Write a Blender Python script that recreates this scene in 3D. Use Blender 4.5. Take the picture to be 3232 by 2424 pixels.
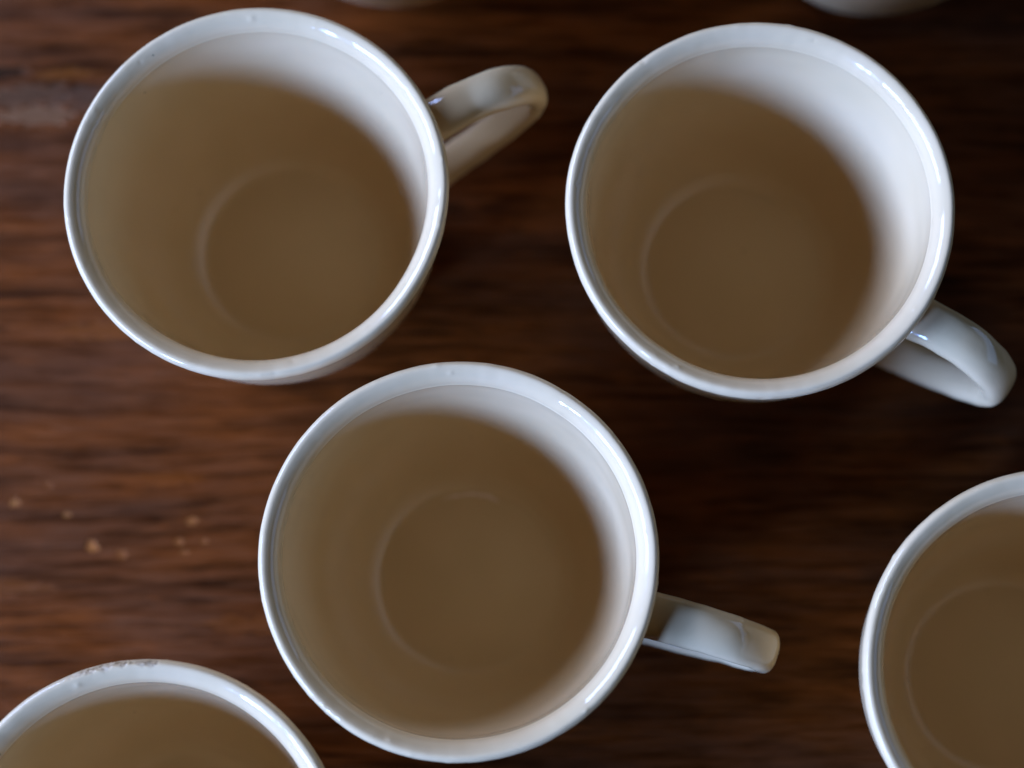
import bpy, math, random
from mathutils import Vector, Matrix, noise

# ------------------------------------------------------------------ clear
for o in list(bpy.data.objects):
    bpy.data.objects.remove(o, do_unlink=True)
scene = bpy.context.scene
COL = scene.collection

# ------------------------------------------------------------------ camera
H_MUG = 0.072                       # height of the rims above the table
cam_data = bpy.data.cameras.new('camera')
cam = bpy.data.objects.new('camera', cam_data)
COL.objects.link(cam)
right = Vector((0.99981569, 0.00349947, -0.01887719))
up = Vector((0.0, 0.98324754, 0.18227528))
fwd = Vector((-0.01919882, 0.18224168, -0.98306631))
rot = Matrix((right, up, -fwd)).transposed().to_4x4()
cam.matrix_world = Matrix.Translation((0, 0, H_MUG + 0.4061)) @ rot
cam_data.sensor_fit = 'HORIZONTAL'
cam_data.sensor_width = 36.0
cam_data.lens = 63.89
cam_data.clip_start = 0.01
cam_data.clip_end = 50
cam_data.dof.use_dof = True
cam_data.dof.focus_distance = 0.414
cam_data.dof.aperture_fstop = 4.6
scene.camera = cam

# ------------------------------------------------------------------ world (dim warm room)
world = bpy.data.worlds.new('World')
scene.world = world
world.use_nodes = True
bg = world.node_tree.nodes['Background']
bg.inputs['Color'].default_value = (1.0, 0.60, 0.28, 1)
bg.inputs['Strength'].default_value = 0.004

# ------------------------------------------------------------------ lamps: window panes to the left, added fill from the right
def area_lamp(name, az, el, dist, w, h, power, color):
    d = bpy.data.lights.new(name, 'AREA')
    d.shape = 'RECTANGLE'
    d.size = w
    d.size_y = h
    d.energy = power
    d.color = color
    o = bpy.data.objects.new(name, d)
    COL.objects.link(o)
    a, e = math.radians(az), math.radians(el)
    dirv = Vector((math.cos(a) * math.cos(e), math.sin(a) * math.cos(e), math.sin(e)))
    o.location = Vector((0, 0.06, 0.05)) + dirv * dist
    o.rotation_euler = dirv.to_track_quat('Z', 'Y').to_euler()
    return o

area_lamp('window_light_sky', 227, 24, 1.8, 0.17, 0.34, 43.0, (0.190, 0.365, 1.0))
area_lamp('window_light_corner', 210, 24.5, 1.8, 0.42, 0.46, 61.0, (0.208, 0.382, 1.0))
area_lamp('window_light_near', 186, 25.5, 1.8, 0.90, 0.48, 62.0, (0.258, 0.418, 1.0))
area_lamp('window_light_far', 143, 26, 1.8, 0.70, 0.55, 40.0, (0.370, 0.510, 1.0))
# added fill lamp on the right, brightens the left inner walls
area_lamp('added_fill_light', 10, 17, 2.4, 2.4, 0.8, 14.0, (0.37, 0.57, 1.0))

# ------------------------------------------------------------------ render settings
cy = scene.cycles
cy.max_bounces = 8
cy.diffuse_bounces = 5
cy.glossy_bounces = 3
cy.caustics_reflective = False
cy.caustics_refractive = False
cy.use_adaptive_sampling = True
cy.adaptive_threshold = 0.03
cy.use_denoising = True

# ------------------------------------------------------------------ colour management
vs = scene.view_settings
vs.view_transform = 'Standard'
vs.look = 'None'
vs.exposure = 0.0
vs.gamma = 1.0
vs.use_curve_mapping = False

# ------------------------------------------------------------------ node helper
class NT:
    def __init__(self, name):
        self.mat = bpy.data.materials.new(name)
        self.mat.use_nodes = True
        self.t = self.mat.node_tree
        self.b = self.t.nodes['Principled BSDF']

    def n(self, typ, **kw):
        nd = self.t.nodes.new(typ)
        for k, v in kw.items():
            if k.startswith('i_'):
                key = k[2:].replace('_', ' ')
                nd.inputs[key].default_value = v
            else:
                setattr(nd, k, v)
        return nd

    def l(self, a, b):
        self.t.links.new(a, b)

    def math(self, op, a, b=None, c=None, clamp=False):
        nd = self.t.nodes.new('ShaderNodeMath')
        nd.operation = op
        nd.use_clamp = clamp
        for i, x in enumerate((a, b, c)):
            if x is None:
                continue
            if isinstance(x, (int, float)):
                nd.inputs[i].default_value = x
            else:
                self.l(x, nd.inputs[i])
        return nd.outputs[0]

    def mix(self, fac, a, b, blend='MIX'):
        nd = self.t.nodes.new('ShaderNodeMix')
        nd.data_type = 'RGBA'
        nd.blend_type = blend
        nd.clamp_factor = True
        for s, x in ((nd.inputs[0], fac), (nd.inputs[6], a), (nd.inputs[7], b)):
            if isinstance(x, (int, float)):
                s.default_value = x
            elif isinstance(x, tuple):
                s.default_value = (*x, 1)
            else:
                self.l(x, s)
        return nd.outputs[2]

    def ramp(self, fac, stops, interp='LINEAR'):
        nd = self.t.nodes.new('ShaderNodeValToRGB')
        nd.color_ramp.interpolation = interp
        e = nd.color_ramp.elements
        while len(e) < len(stops):
            e.new(0.5)
        for el, (p, c) in zip(e, stops):
            el.position = p
            el.color = (*c, 1) if isinstance(c, tuple) else (c, c, c, 1)
        self.l(fac, nd.inputs[0])
        return nd.outputs[0]

    def noise(self, vec, scale, detail=2.0, rough=0.5, dist=0.0):
        nd = self.n('ShaderNodeTexNoise')
        nd.inputs['Scale'].default_value = scale
        nd.inputs['Detail'].default_value = detail
        nd.inputs['Roughness'].default_value = rough
        nd.inputs['Distortion'].default_value = dist
        self.l(vec, nd.inputs['Vector'])
        return nd.outputs['Fac']

    def mapping(self, vec, scale=(1, 1, 1), rot=(0, 0, 0), loc=(0, 0, 0)):
        nd = self.n('ShaderNodeMapping')
        nd.inputs['Scale'].default_value = scale
        nd.inputs['Rotation'].default_value = rot
        nd.inputs['Location'].default_value = loc
        self.l(vec, nd.inputs['Vector'])
        return nd.outputs[0]

# ------------------------------------------------------------------ wood material
def make_wood():
    m = NT('stained_wood')
    co = m.n('ShaderNodeTexCoord').outputs['Object']
    # slight waviness of the grain
    wv = m.noise(m.mapping(co, (6, 14, 1)), 1.0, 1)
    comb = m.n('ShaderNodeCombineXYZ')
    m.l(m.math('MULTIPLY', m.math('SUBTRACT', wv, 0.5), 0.012), comb.inputs[1])
    add = m.n('ShaderNodeVectorMath', operation='ADD')
    m.l(co, add.inputs[0])
    m.l(comb.outputs[0], add.inputs[1])
    v = add.outputs[0]
    bands = m.noise(m.mapping(v, (13, 130, 1)), 1.0, 2, 0.6)
    streak = m.noise(m.mapping(v, (42, 460, 1), loc=(3, 1, 0)), 1.0, 3, 0.65)
    fibre = m.noise(m.mapping(v, (60, 1300, 1), loc=(7, 2, 0)), 1.0, 1, 0.6)
    patch = m.noise(m.mapping(co, (14, 30, 1), loc=(2, 5, 0)), 1.0, 2, 0.5)
    blot = m.noise(m.mapping(co, (60, 170, 1), loc=(9, 4, 0)), 1.0, 2, 0.6)
    t = m.math('ADD', m.math('MULTIPLY', bands, 0.5), m.math('MULTIPLY', streak, 0.5))
    base = m.ramp(t, [(0.35, (0.013, 0.0028, 0.0004)), (0.45, (0.054, 0.0112, 0.0013)),
                      (0.54, (0.096, 0.0195, 0.0022)), (0.66, (0.150, 0.0310, 0.0033))])
    # dull greyish worn streaks where the varnish has gone
    gm = m.ramp(m.math('ADD', m.math('MULTIPLY', patch, 0.55), m.math('MULTIPLY', streak, 0.45)),
                [(0.47, 0.0), (0.62, 0.55)])
    base = m.mix(gm, base, (0.0430, 0.0174, 0.0077))
    # dark fibres
    fm = m.ramp(fibre, [(0.30, 0.55), (0.46, 0.0)])
    base = m.mix(fm, base, (0.0168, 0.0034, 0.0005))
    # warm orange blotches
    om = m.ramp(blot, [(0.58, 0.0), (0.76, 0.40)])
    base = m.mix(om, base, (0.1442, 0.0275, 0.0022))
    # nicks, bare spots and scuffs at their own places: (x, y, rx, ry, strength, colour)
    marks = [(-0.1416, 0.0567, 0.00135, 0.00099, 1.00, (0.218, 0.0705, 0.0140)),
             (-0.1273, 0.0532, 0.00117, 0.00099, 0.98, (0.218, 0.0705, 0.0140)),
             (-0.1201, 0.0450, 0.00153, 0.00108, 1.00, (0.259, 0.0784, 0.0147)),
             (-0.0943, 0.0518, 0.00126, 0.00099, 0.85, (0.208, 0.0628, 0.0123)),
             (-0.0974, 0.0463, 0.00117, 0.00099, 0.72, (0.208, 0.0628, 0.0123)),
             (-0.0907, 0.0465, 0.00099, 0.00081, 0.65, (0.208, 0.0628, 0.0123)),
             (-0.0957, 0.0432, 0.00108, 0.00081, 0.52, (0.198, 0.0628, 0.0140)),
             (-0.1126, 0.0426, 0.00117, 0.00099, 0.52, (0.187, 0.0523, 0.0087)),
             (-0.133, 0.0610, 0.00099, 0.00081, 0.33, (0.187, 0.0523, 0.0087)),
             (-0.119, 0.1032, 0.01250, 0.00220, .35, (0.1827, 0.0440, 0.0046)),
             (-0.079, 0.0245, 0.01000, 0.00220, .3, (0.1731, 0.0396, 0.0042)),
             (-0.142, 0.0340, 0.00900, 0.00200, .35, (0.1538, 0.0373, 0.0051)),
             (-0.1, 0.0630, 0.00700, 0.00160, .3, (0.1634, 0.0351, 0.0030)),
             (-0.1440, 0.1695, .0140, .0036, .8, (0.0640, 0.0300, 0.0125)),
             (-0.1430, 0.1640, .0120, .0026, .85, (0.1300, 0.0580, 0.0220)),
             (-0.1500, 0.1765, .0060, .0015, 1.0, (0.0042, 0.0021, 0.0006)),
             (-0.133, 0.1760, 0.00800, 0.00160, .5, (0.1442, 0.0373, 0.0035)),
             (-0.1270, 0.1690, .0090, .0035, .6, (0.0417, 0.0232, 0.0122))]
    sep = m.n('ShaderNodeSeparateXYZ')
    m.l(co, sep.inputs[0])
    wob = m.math('MULTIPLY', m.math('SUBTRACT', m.noise(m.mapping(co, (0.5, 1.6, 1)), 420, 1), 0.5), 2.4)
    dent = None
    for (x, y, rx, ry, s, c) in marks:
        dx = m.math('DIVIDE', m.math('SUBTRACT', sep.outputs[0], x), rx)
        dy = m.math('DIVIDE', m.math('SUBTRACT', sep.outputs[1], y), ry)
        d2 = m.math('SQRT', m.math('ADD', m.math('MULTIPLY', dx, dx), m.math('MULTIPLY', dy, dy)))
        k = m.math('SUBTRACT', 1.25, m.math('ADD', d2, wob), clamp=True)
        k = m.math('MULTIPLY', k, 2.2, clamp=True)
        k = m.math('MULTIPLY', k, s)
        base = m.mix(k, base, c)
        dent = k if dent is None else m.math('MAXIMUM', dent, k)
    m.l(base, m.b.inputs['Base Color'])
    rr = m.ramp(m.math('ADD', m.math('MULTIPLY', patch, 0.6), m.math('MULTIPLY', streak, 0.4)),
                [(0.35, 0.46), (0.65, 0.58)])
    m.l(rr, m.b.inputs['Roughness'])
    m.l(m.ramp(m.math('ADD', m.math('MULTIPLY', streak, 0.6), m.math('MULTIPLY', blot, 0.4)), [(0.38, 0.16), (0.64, 0.62)]), m.b.inputs['Specular IOR Level'])
    m.b.inputs['Specular Tint'].default_value = (1.0, 0.32, 0.070, 1)
    hgt = m.math('ADD', m.math('MULTIPLY', streak, 0.7), m.math('MULTIPLY', fibre, 0.35))
    hgt = m.math('SUBTRACT', hgt, m.math('MULTIPLY', dent, 0.5))
    hgt = m.math('ADD', hgt, m.math('MULTIPLY', bands, 0.6))
    bp = m.n('ShaderNodeBump')
    bp.inputs['Strength'].default_value = 0.8
    bp.inputs['Distance'].default_value = 0.0011
    m.l(hgt, bp.inputs['Height'])
    m.l(bp.outputs[0], m.b.inputs['Normal'])
    return m.mat

# ------------------------------------------------------------------ glaze material
def make_glaze(name, tone_a, tone_b):
    m = NT(name)
    tc = m.n('ShaderNodeTexCoord').outputs['Object']
    oi = m.n('ShaderNodeObjectInfo')
    off = m.n('ShaderNodeVectorMath', operation='SCALE')
    off.inputs[0].default_value = (3.1, 1.7, 2.3)
    m.l(oi.outputs['Random'], off.inputs['Scale'])
    add = m.n('ShaderNodeVectorMath', operation='ADD')
    m.l(tc, add.inputs[0])
    m.l(off.outputs[0], add.inputs[1])
    co = add.outputs[0]
    tone = m.noise(co, 60, 1, 0.5)
    base = m.mix(m.ramp(tone, [(0.3, 0.0), (0.7, 1.0)]), tone_a, tone_b)
    # pin holes and dark kiln specks
    vor = m.n('ShaderNodeTexVoronoi', feature='F1')
    vor.inputs['Scale'].default_value = 210
    m.l(co, vor.inputs['Vector'])
    spec = m.ramp(vor.outputs['Distance'], [(0.035, 1.0), (0.075, 0.0)])
    sel = m.n('ShaderNodeSeparateColor')
    m.l(vor.outputs['Color'], sel.inputs[0])
    few = m.ramp(sel.outputs[0], [(0.70, 0.0), (0.85, 1.0)])
    clus = m.ramp(tone, [(0.45, 0.0), (0.62, 1.0)])
    sm = m.math('MULTIPLY', m.math('MULTIPLY', spec, few), m.math('MULTIPLY', clus, 0.85))
    base = m.mix(sm, base, (0.07, 0.05, 0.035))
    # bare clay where the glaze is chipped off
    at = m.n('ShaderNodeAttribute', attribute_name='chip')
    chip = at.outputs['Fac']
    cl = m.ramp(m.noise(co, 900, 1, 0.6), [(0.35, (0.24, 0.14, 0.055)), (0.5, (0.44, 0.27, 0.12)), (0.65, (0.58, 0.39, 0.20))])
    base = m.mix(m.math('MULTIPLY', chip, 0.9), base, cl)
    m.l(base, m.b.inputs['Base Color'])
    rg = m.math('ADD', m.math('MULTIPLY', tone, 0.20), m.math('MULTIPLY', chip, 0.6))
    m.l(rg, m.b.inputs['Roughness'])
    m.b.inputs['IOR'].default_value = 1.5
    m.b.inputs['Specular IOR Level'].default_value = 0.37
    return m.mat

WOOD = make_wood()
GLAZE = make_glaze('cream_glaze', (0.65, 0.436, 0.205), (0.68, 0.458, 0.222))
# light on the lip evened out by a slightly darker, warmer base colour
LIP_GLAZE = make_glaze('toned_lip_glaze', (0.643, 0.424, 0.200), (0.678, 0.449, 0.218))

# ------------------------------------------------------------------ mesh helpers
def mesh_obj(name, verts, faces, mat, parent=None, smooth=True, chip=None):
    me = bpy.data.meshes.new(name)
    me.from_pydata(verts, [], faces)
    me.update()
    if smooth:
        me.polygons.foreach_set('use_smooth', [True] * len(me.polygons))
    if chip is not None:
        a = me.attributes.new('chip', 'FLOAT', 'POINT')
        a.data.foreach_set('value', chip)
    me.materials.append(mat)
    o = bpy.data.objects.new(name, me)
    COL.objects.link(o)
    if parent:
        o.parent = parent
    return o

def spline(pts, n):
    """Catmull-Rom through 2D points, about n samples per span."""
    out = []
    P = [Vector(p) for p in pts]
    P = [P[0] * 2 - P[1]] + P + [P[-1] * 2 - P[-2]]
    for i in range(1, len(P) - 2):
        for k in range(n):
            t = k / n
            a, b, c, d = P[i - 1], P[i], P[i + 1], P[i + 2]
            out.append(0.5 * ((2 * b) + (c - a) * t + (2 * a - 5 * b + 4 * c - d) * t * t
                              + (3 * b - a - 3 * c + d) * t ** 3))
    out.append(P[-2])
    return out

def lathe(profiles, seg, disp):
    """open profiles of (r, z) in metres, each turned about z with its own vertices; disp(r, z, theta) -> dr, dz, chip"""
    verts, faces, chips = [], [], []
    for prof in profiles:
        base, n = len(verts), len(prof)
        for s in range(seg):
            th = 2 * math.pi * s / seg
            c, sn = math.cos(th), math.sin(th)
            for p in prof:
                dr, dz, ch = disp(p[0], p[1], th)
                r = max(1e-6, p[0] + dr)
                verts.append((r * c, r * sn, p[1] + dz))
                chips.append(ch)
        for s in range(seg):
            s2 = (s + 1) % seg
            for i in range(n - 1):
                j = i + 1
                faces.append((base + s * n + i, base + s2 * n + i, base + s2 * n + j, base + s * n + j))
    return verts, faces, chips

MM = 0.001
# inner surface from under the lip to the middle of the floor, then outer surface up again
INNER = [(40.18, 68.1), (40.05, 67.8), (39.98, 67.5), (40.01, 67.1), (39.99, 66.4), (39.88, 64.5), (39.6, 61.0), (39.0, 54.0), (37.8, 44.0), (36.0, 33.0), (33.5, 23.4),
         (30.8, 16.4), (27.6, 11.3), (25.0, 8.95), (23.5, 8.0), (22.95, 7.83), (22.65, 7.71), (22.2, 7.62), (20.5, 7.45), (16.0, 7.2), (8.0, 6.98), (1.0, 6.9)]
OUTER = [(1.0, 3.4), (14.0, 3.2), (20.5, 2.4), (21.6, 0.5), (22.6, 0.0), (24.6, 0.1), (25.6, 1.2), (26.3, 3.6),
         (29.6, 8.6), (33.3, 16.0), (37.2, 26.5), (40.2, 37.5), (42.05, 47.5), (42.95, 57.0), (43.35, 63.5), (43.55, 66.5)]
RIM = [(43.45, 66.1), (44.3, 66.6), (44.85, 67.7), (45.05, 69.1), (44.98, 70.25), (44.66, 71.15), (44.1, 71.65), (43.5, 71.7), (42.8, 71.42),
       (42.05, 70.95), (41.35, 70.3), (40.8, 69.55), (40.42, 68.8), (40.18, 68.1)]

def make_mug(loc, seed, handle_az, label, reach=0.0, lift=0.0, wide=1.0, scale=1.0, chipped=None, ovality=0.0):
    rnd = random.Random(seed)
    root = bpy.data.objects.new('mug', None)
    root.empty_display_size = 0.03
    COL.objects.link(root)
    root.location = (loc[0], loc[1], 0.0005)
    root.scale = (scale, scale, 1.0)
    root['label'] = label
    root['category'] = 'mug'
    root['group'] = 'white mugs standing on the wooden table'
    sv = Vector((seed * 7.13, seed * 3.71, seed * 1.37))

    def wobble(r, z, th):
        k = Vector((math.cos(th), math.sin(th), z / 0.05)) * 1.3 + sv
        w = noise.noise(k) * 0.00028
        k2 = Vector((math.cos(th), math.sin(th), z / 0.02)) * 5.0 + sv
        w += noise.noise(k2) * 0.00006
        return w * min(1.0, r / 0.02) + r * ovality * math.cos(2 * (th - 0.6))

    # body: inner wall, floor with its ring, foot and outer wall in one closed shell
    prof = [[v * MM for v in spline(INNER, 4)] + [Vector((0.0, 6.9)) * MM],
            [Vector((0.0, 3.4)) * MM] + [v * MM for v in spline(OUTER, 3)],
            [Vector(OUTER[-1]) * MM, Vector((42.0, 67.2)) * MM, Vector(INNER[0]) * MM]]
    def d_body(r, z, th):
        return wobble(r, z, th), 0.0, 0.0
    v, f, c = lathe(prof, 200, d_body)
    mesh_obj('body', v, f, GLAZE, root, chip=c)

    # rolled lip with small lumps, pits and nicks
    prof = [[v * MM for v in spline(RIM, 4)],
            [Vector(RIM[-1]) * MM, Vector((41.2, 66.6)) * MM, Vector((42.6, 65.8)) * MM, Vector(RIM[0]) * MM]]
    bumps = []
    for i in range(34):
        t = rnd.uniform(0, 2 * math.pi)
        q = rnd.random() ** 0.8
        zz, rr = (rnd.uniform(68.2, 71.8), 0)
        side = rnd.random()
        rr = 43.3 + (1.6 if side < 0.6 else -1.5) * math.sqrt(max(0, 1 - ((zz - 68.8) / 3.1) ** 2)) if zz > 68.8 else (45.0 if side < .6 else 41.0)
        s = rnd.uniform(0.35, 0.8)
        hgt = rnd.choice((1, 1, -1)) * rnd.uniform(0.06, 0.20)
        bumps.append((t, rr, zz, s, hgt))
    def d_rim(r, z, th):
        w = wobble(r, z, th)
        rm, zm = r / MM, z / MM
        dr, dz = w, 0.0
        nrm = Vector((rm - 43.0, zm - 69.0))
        nrm = nrm.normalized() if nrm.length > 1e-6 else Vector((0, 1))
        a = 0.0
        for (t, br, bz, s, hg) in bumps:
            dth = (th - t + math.pi) % (2 * math.pi) - math.pi
            if abs(dth) > 0.07:
                continue
            d2 = ((dth * 43) ** 2 + (rm - br) ** 2 + (zm - bz) ** 2) / (s * s)
            if d2 < 6:
                a += hg * math.exp(-d2)
        kk = Vector((43 * math.cos(th), 43 * math.sin(th), zm)) * 0.35 + sv
        a += noise.noise(kk) * 0.05
        ch = 0.0
        if chipped:
            for (t0, half, zc, rc, wid) in chipped:
                dth = (th - t0 + math.pi) % (2 * math.pi) - math.pi
                e = max(0.0, 1 - (abs(dth) / half) ** 4)
                q = math.exp(-((rm - rc) ** 2 + (zm - zc) ** 2) / (wid * wid))
                n1 = noise.noise(Vector((43 * math.cos(th), 43 * math.sin(th), zm)) * 0.55 + sv)
                n2 = noise.noise(Vector((43 * math.cos(th), 43 * math.sin(th), zm)) * 1.6 + sv)
                k = max(0.0, min(1.0, (e * q * 1.5 + n1 * 0.9 + n2 * 0.5 - 0.55) * 2.2)) if e > 0 else 0.0
                k *= min(1.0, e * q * 3)
                a += k * (-0.18 + 0.18 * n2)
                ch = max(ch, k)
        return dr + nrm.x * a * MM, dz + nrm.y * a * MM, ch
    v, f, c = lathe(prof, 640, d_rim)
    mesh_obj('rim', v, f, LIP_GLAZE, root, chip=c)

    # ear-shaped strap handle
    if handle_az is not None:
        path = spline([(41.5, 59.3), (44.6, 59.9), (50.5, 61.2), (58.0, 61.0), (65.5, 58.2), (71.4, 52.6), (73.6, 45.6),
                       (71.6, 39.0), (66.4, 33.4), (59.0, 28.6), (51.0, 24.6), (44.0, 21.6), (38.8, 19.8), (34.2, 18.6)], 7)
        path = [Vector((p.x + reach * max(0, (p.x - 45) / 29), p.y + lift * max(0, (p.x - 45) / 29))) for p in path]
        n = len(path)
        SEC = 28
        verts, faces = [], []
        for i, p in enumerate(path):
            t = (path[min(i + 1, n - 1)] - path[max(i - 1, 0)]).normalized()
            nr = Vector((-t.y, t.x))            # in the (r, z) plane, towards the outside of the loop
            u = i / (n - 1)
            half_w = 5.6 - 0.45 * math.sin(math.pi * u) + 1.7 * max(0, 1 - u / 0.10) ** 2 + 1.5 * max(0, (u - 0.80) / 0.20) ** 1.5
            half_w *= wide * (1 - 0.12 * max(0, min(1, (u - 0.45) / 0.2)))
            half_t = 3.4 - 0.3 * math.sin(math.pi * u) + 1.2 * max(0, 1 - u / 0.12) ** 2 + 1.1 * max(0, (u - 0.82) / 0.18) ** 1.5
            for k in range(SEC):
                a = 2 * math.pi * k / SEC
                ca, sa = math.cos(a), math.sin(a)
                ex = 2 / 2.35
                x = half_w * math.copysign(abs(ca) ** ex, ca)
                y = half_t * math.copysign(abs(sa) ** ex, sa)
                q = Vector((p.x * 0.13, p.y * 0.13, x * 0.2)) + sv
                y += noise.noise(q) * 0.28
                x += noise.noise(q * 1.7 + Vector((9, 4, 2))) * 0.25
                rz = p + nr * y
                verts.append((rz.x * MM, x * MM, rz.y * MM))
        for i in range(n - 1):
            for k in range(SEC):
                k2 = (k + 1) % SEC
                faces.append((i * SEC + k, i * SEC + k2, (i + 1) * SEC + k2, (i + 1) * SEC + k))
        faces.append(tuple(range(SEC))[::-1])
        faces.append(tuple((n - 1) * SEC + k for k in range(SEC)))
        faces = [tuple(reversed(fc)) for fc in faces]
        h = mesh_obj('handle', verts, faces, GLAZE, root, chip=[0.0] * len(verts))
        h.rotation_euler = (0, 0, math.radians(handle_az))
    return root

# ------------------------------------------------------------------ table top
def make_table():
    x0, x1, y0, y1, th = -0.46, 0.46, -0.32, 0.52, 0.032
    b = 0.004
    verts, faces = [], []
    ring = []
    for (ins, z) in ((0, -th), (0, -b), (b * 0.3, -b * 0.3), (b, 0)):
        ring.append([(x0 + ins, y0 + ins, z), (x1 - ins, y0 + ins, z), (x1 - ins, y1 - ins, z), (x0 + ins, y1 - ins, z)])
    for r in ring:
        verts += r
    for i in range(3):
        for k in range(4):
            k2 = (k + 1) % 4
            faces.append((i * 4 + k, i * 4 + k2, (i + 1) * 4 + k2, (i + 1) * 4 + k))
    faces.append((3, 2, 1, 0))
    faces.append((12, 13, 14, 15))
    o = mesh_obj('table_top', verts, faces, WOOD, None, smooth=False)
    o['label'] = 'worn dark brown wooden table top under the mugs'
    o['category'] = 'table'
    return o

make_table()

# ------------------------------------------------------------------ the mugs
make_mug((-0.0678, 0.1215), 1, 26.5, 'white mug at upper left, its handle pointing to the upper right', reach=-1.8, lift=2.0, scale=0.9984)
make_mug((0.0493, 0.1173), 2, -32.5, 'white mug at upper right, its thick handle pointing down to the right edge', reach=-3.6, wide=1.02, scale=1.0003)
centre_mug = make_mug((-0.0198, 0.0359), 3, -15.5, 'white mug at bottom centre, the nearest one seen whole with handle to the right', scale=1.0016)
make_mug((-0.0886, -0.0317), 4, 235, 'white mug with a rough chipped rim, cut off by the bottom left corner',
         chipped=[(math.radians(105), 0.20, 71.3, 44.4, 1.0), (math.radians(91), 0.10, 71.3, 44.4, 0.9)])
make_mug((0.1147, 0.0113), 5, -40, 'white mug cut off by the right edge, with a deeply shaded inside')
make_mug((-0.041, 0.2215), 6, 100, 'white mug at the top edge left, only a thin sliver of its side in view')
make_mug((0.0868, 0.2186), 7, 75, 'white mug at the top edge right, a curved piece of its side in view')

# ------------------------------------------------------------------ pale raised mark on the floor ring of the centre mug
def pale_mark(mug):
    m = NT('pale_mark_mat')
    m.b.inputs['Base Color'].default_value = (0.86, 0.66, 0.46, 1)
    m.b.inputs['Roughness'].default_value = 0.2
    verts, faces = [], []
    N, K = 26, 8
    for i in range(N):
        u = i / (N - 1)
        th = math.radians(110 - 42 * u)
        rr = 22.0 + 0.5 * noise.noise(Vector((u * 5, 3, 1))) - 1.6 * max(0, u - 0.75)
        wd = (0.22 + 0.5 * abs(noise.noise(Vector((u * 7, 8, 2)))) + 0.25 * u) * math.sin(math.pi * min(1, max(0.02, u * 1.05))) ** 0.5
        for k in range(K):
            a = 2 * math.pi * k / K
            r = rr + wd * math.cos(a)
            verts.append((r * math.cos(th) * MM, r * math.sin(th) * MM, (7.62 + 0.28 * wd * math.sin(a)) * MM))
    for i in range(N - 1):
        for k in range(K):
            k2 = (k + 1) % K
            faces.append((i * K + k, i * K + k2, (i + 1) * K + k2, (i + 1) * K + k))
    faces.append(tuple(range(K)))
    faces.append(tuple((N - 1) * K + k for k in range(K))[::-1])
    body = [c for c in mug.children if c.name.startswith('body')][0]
    mesh_obj('pale_mark', verts, faces, m.mat, body)

pale_mark(centre_mug)
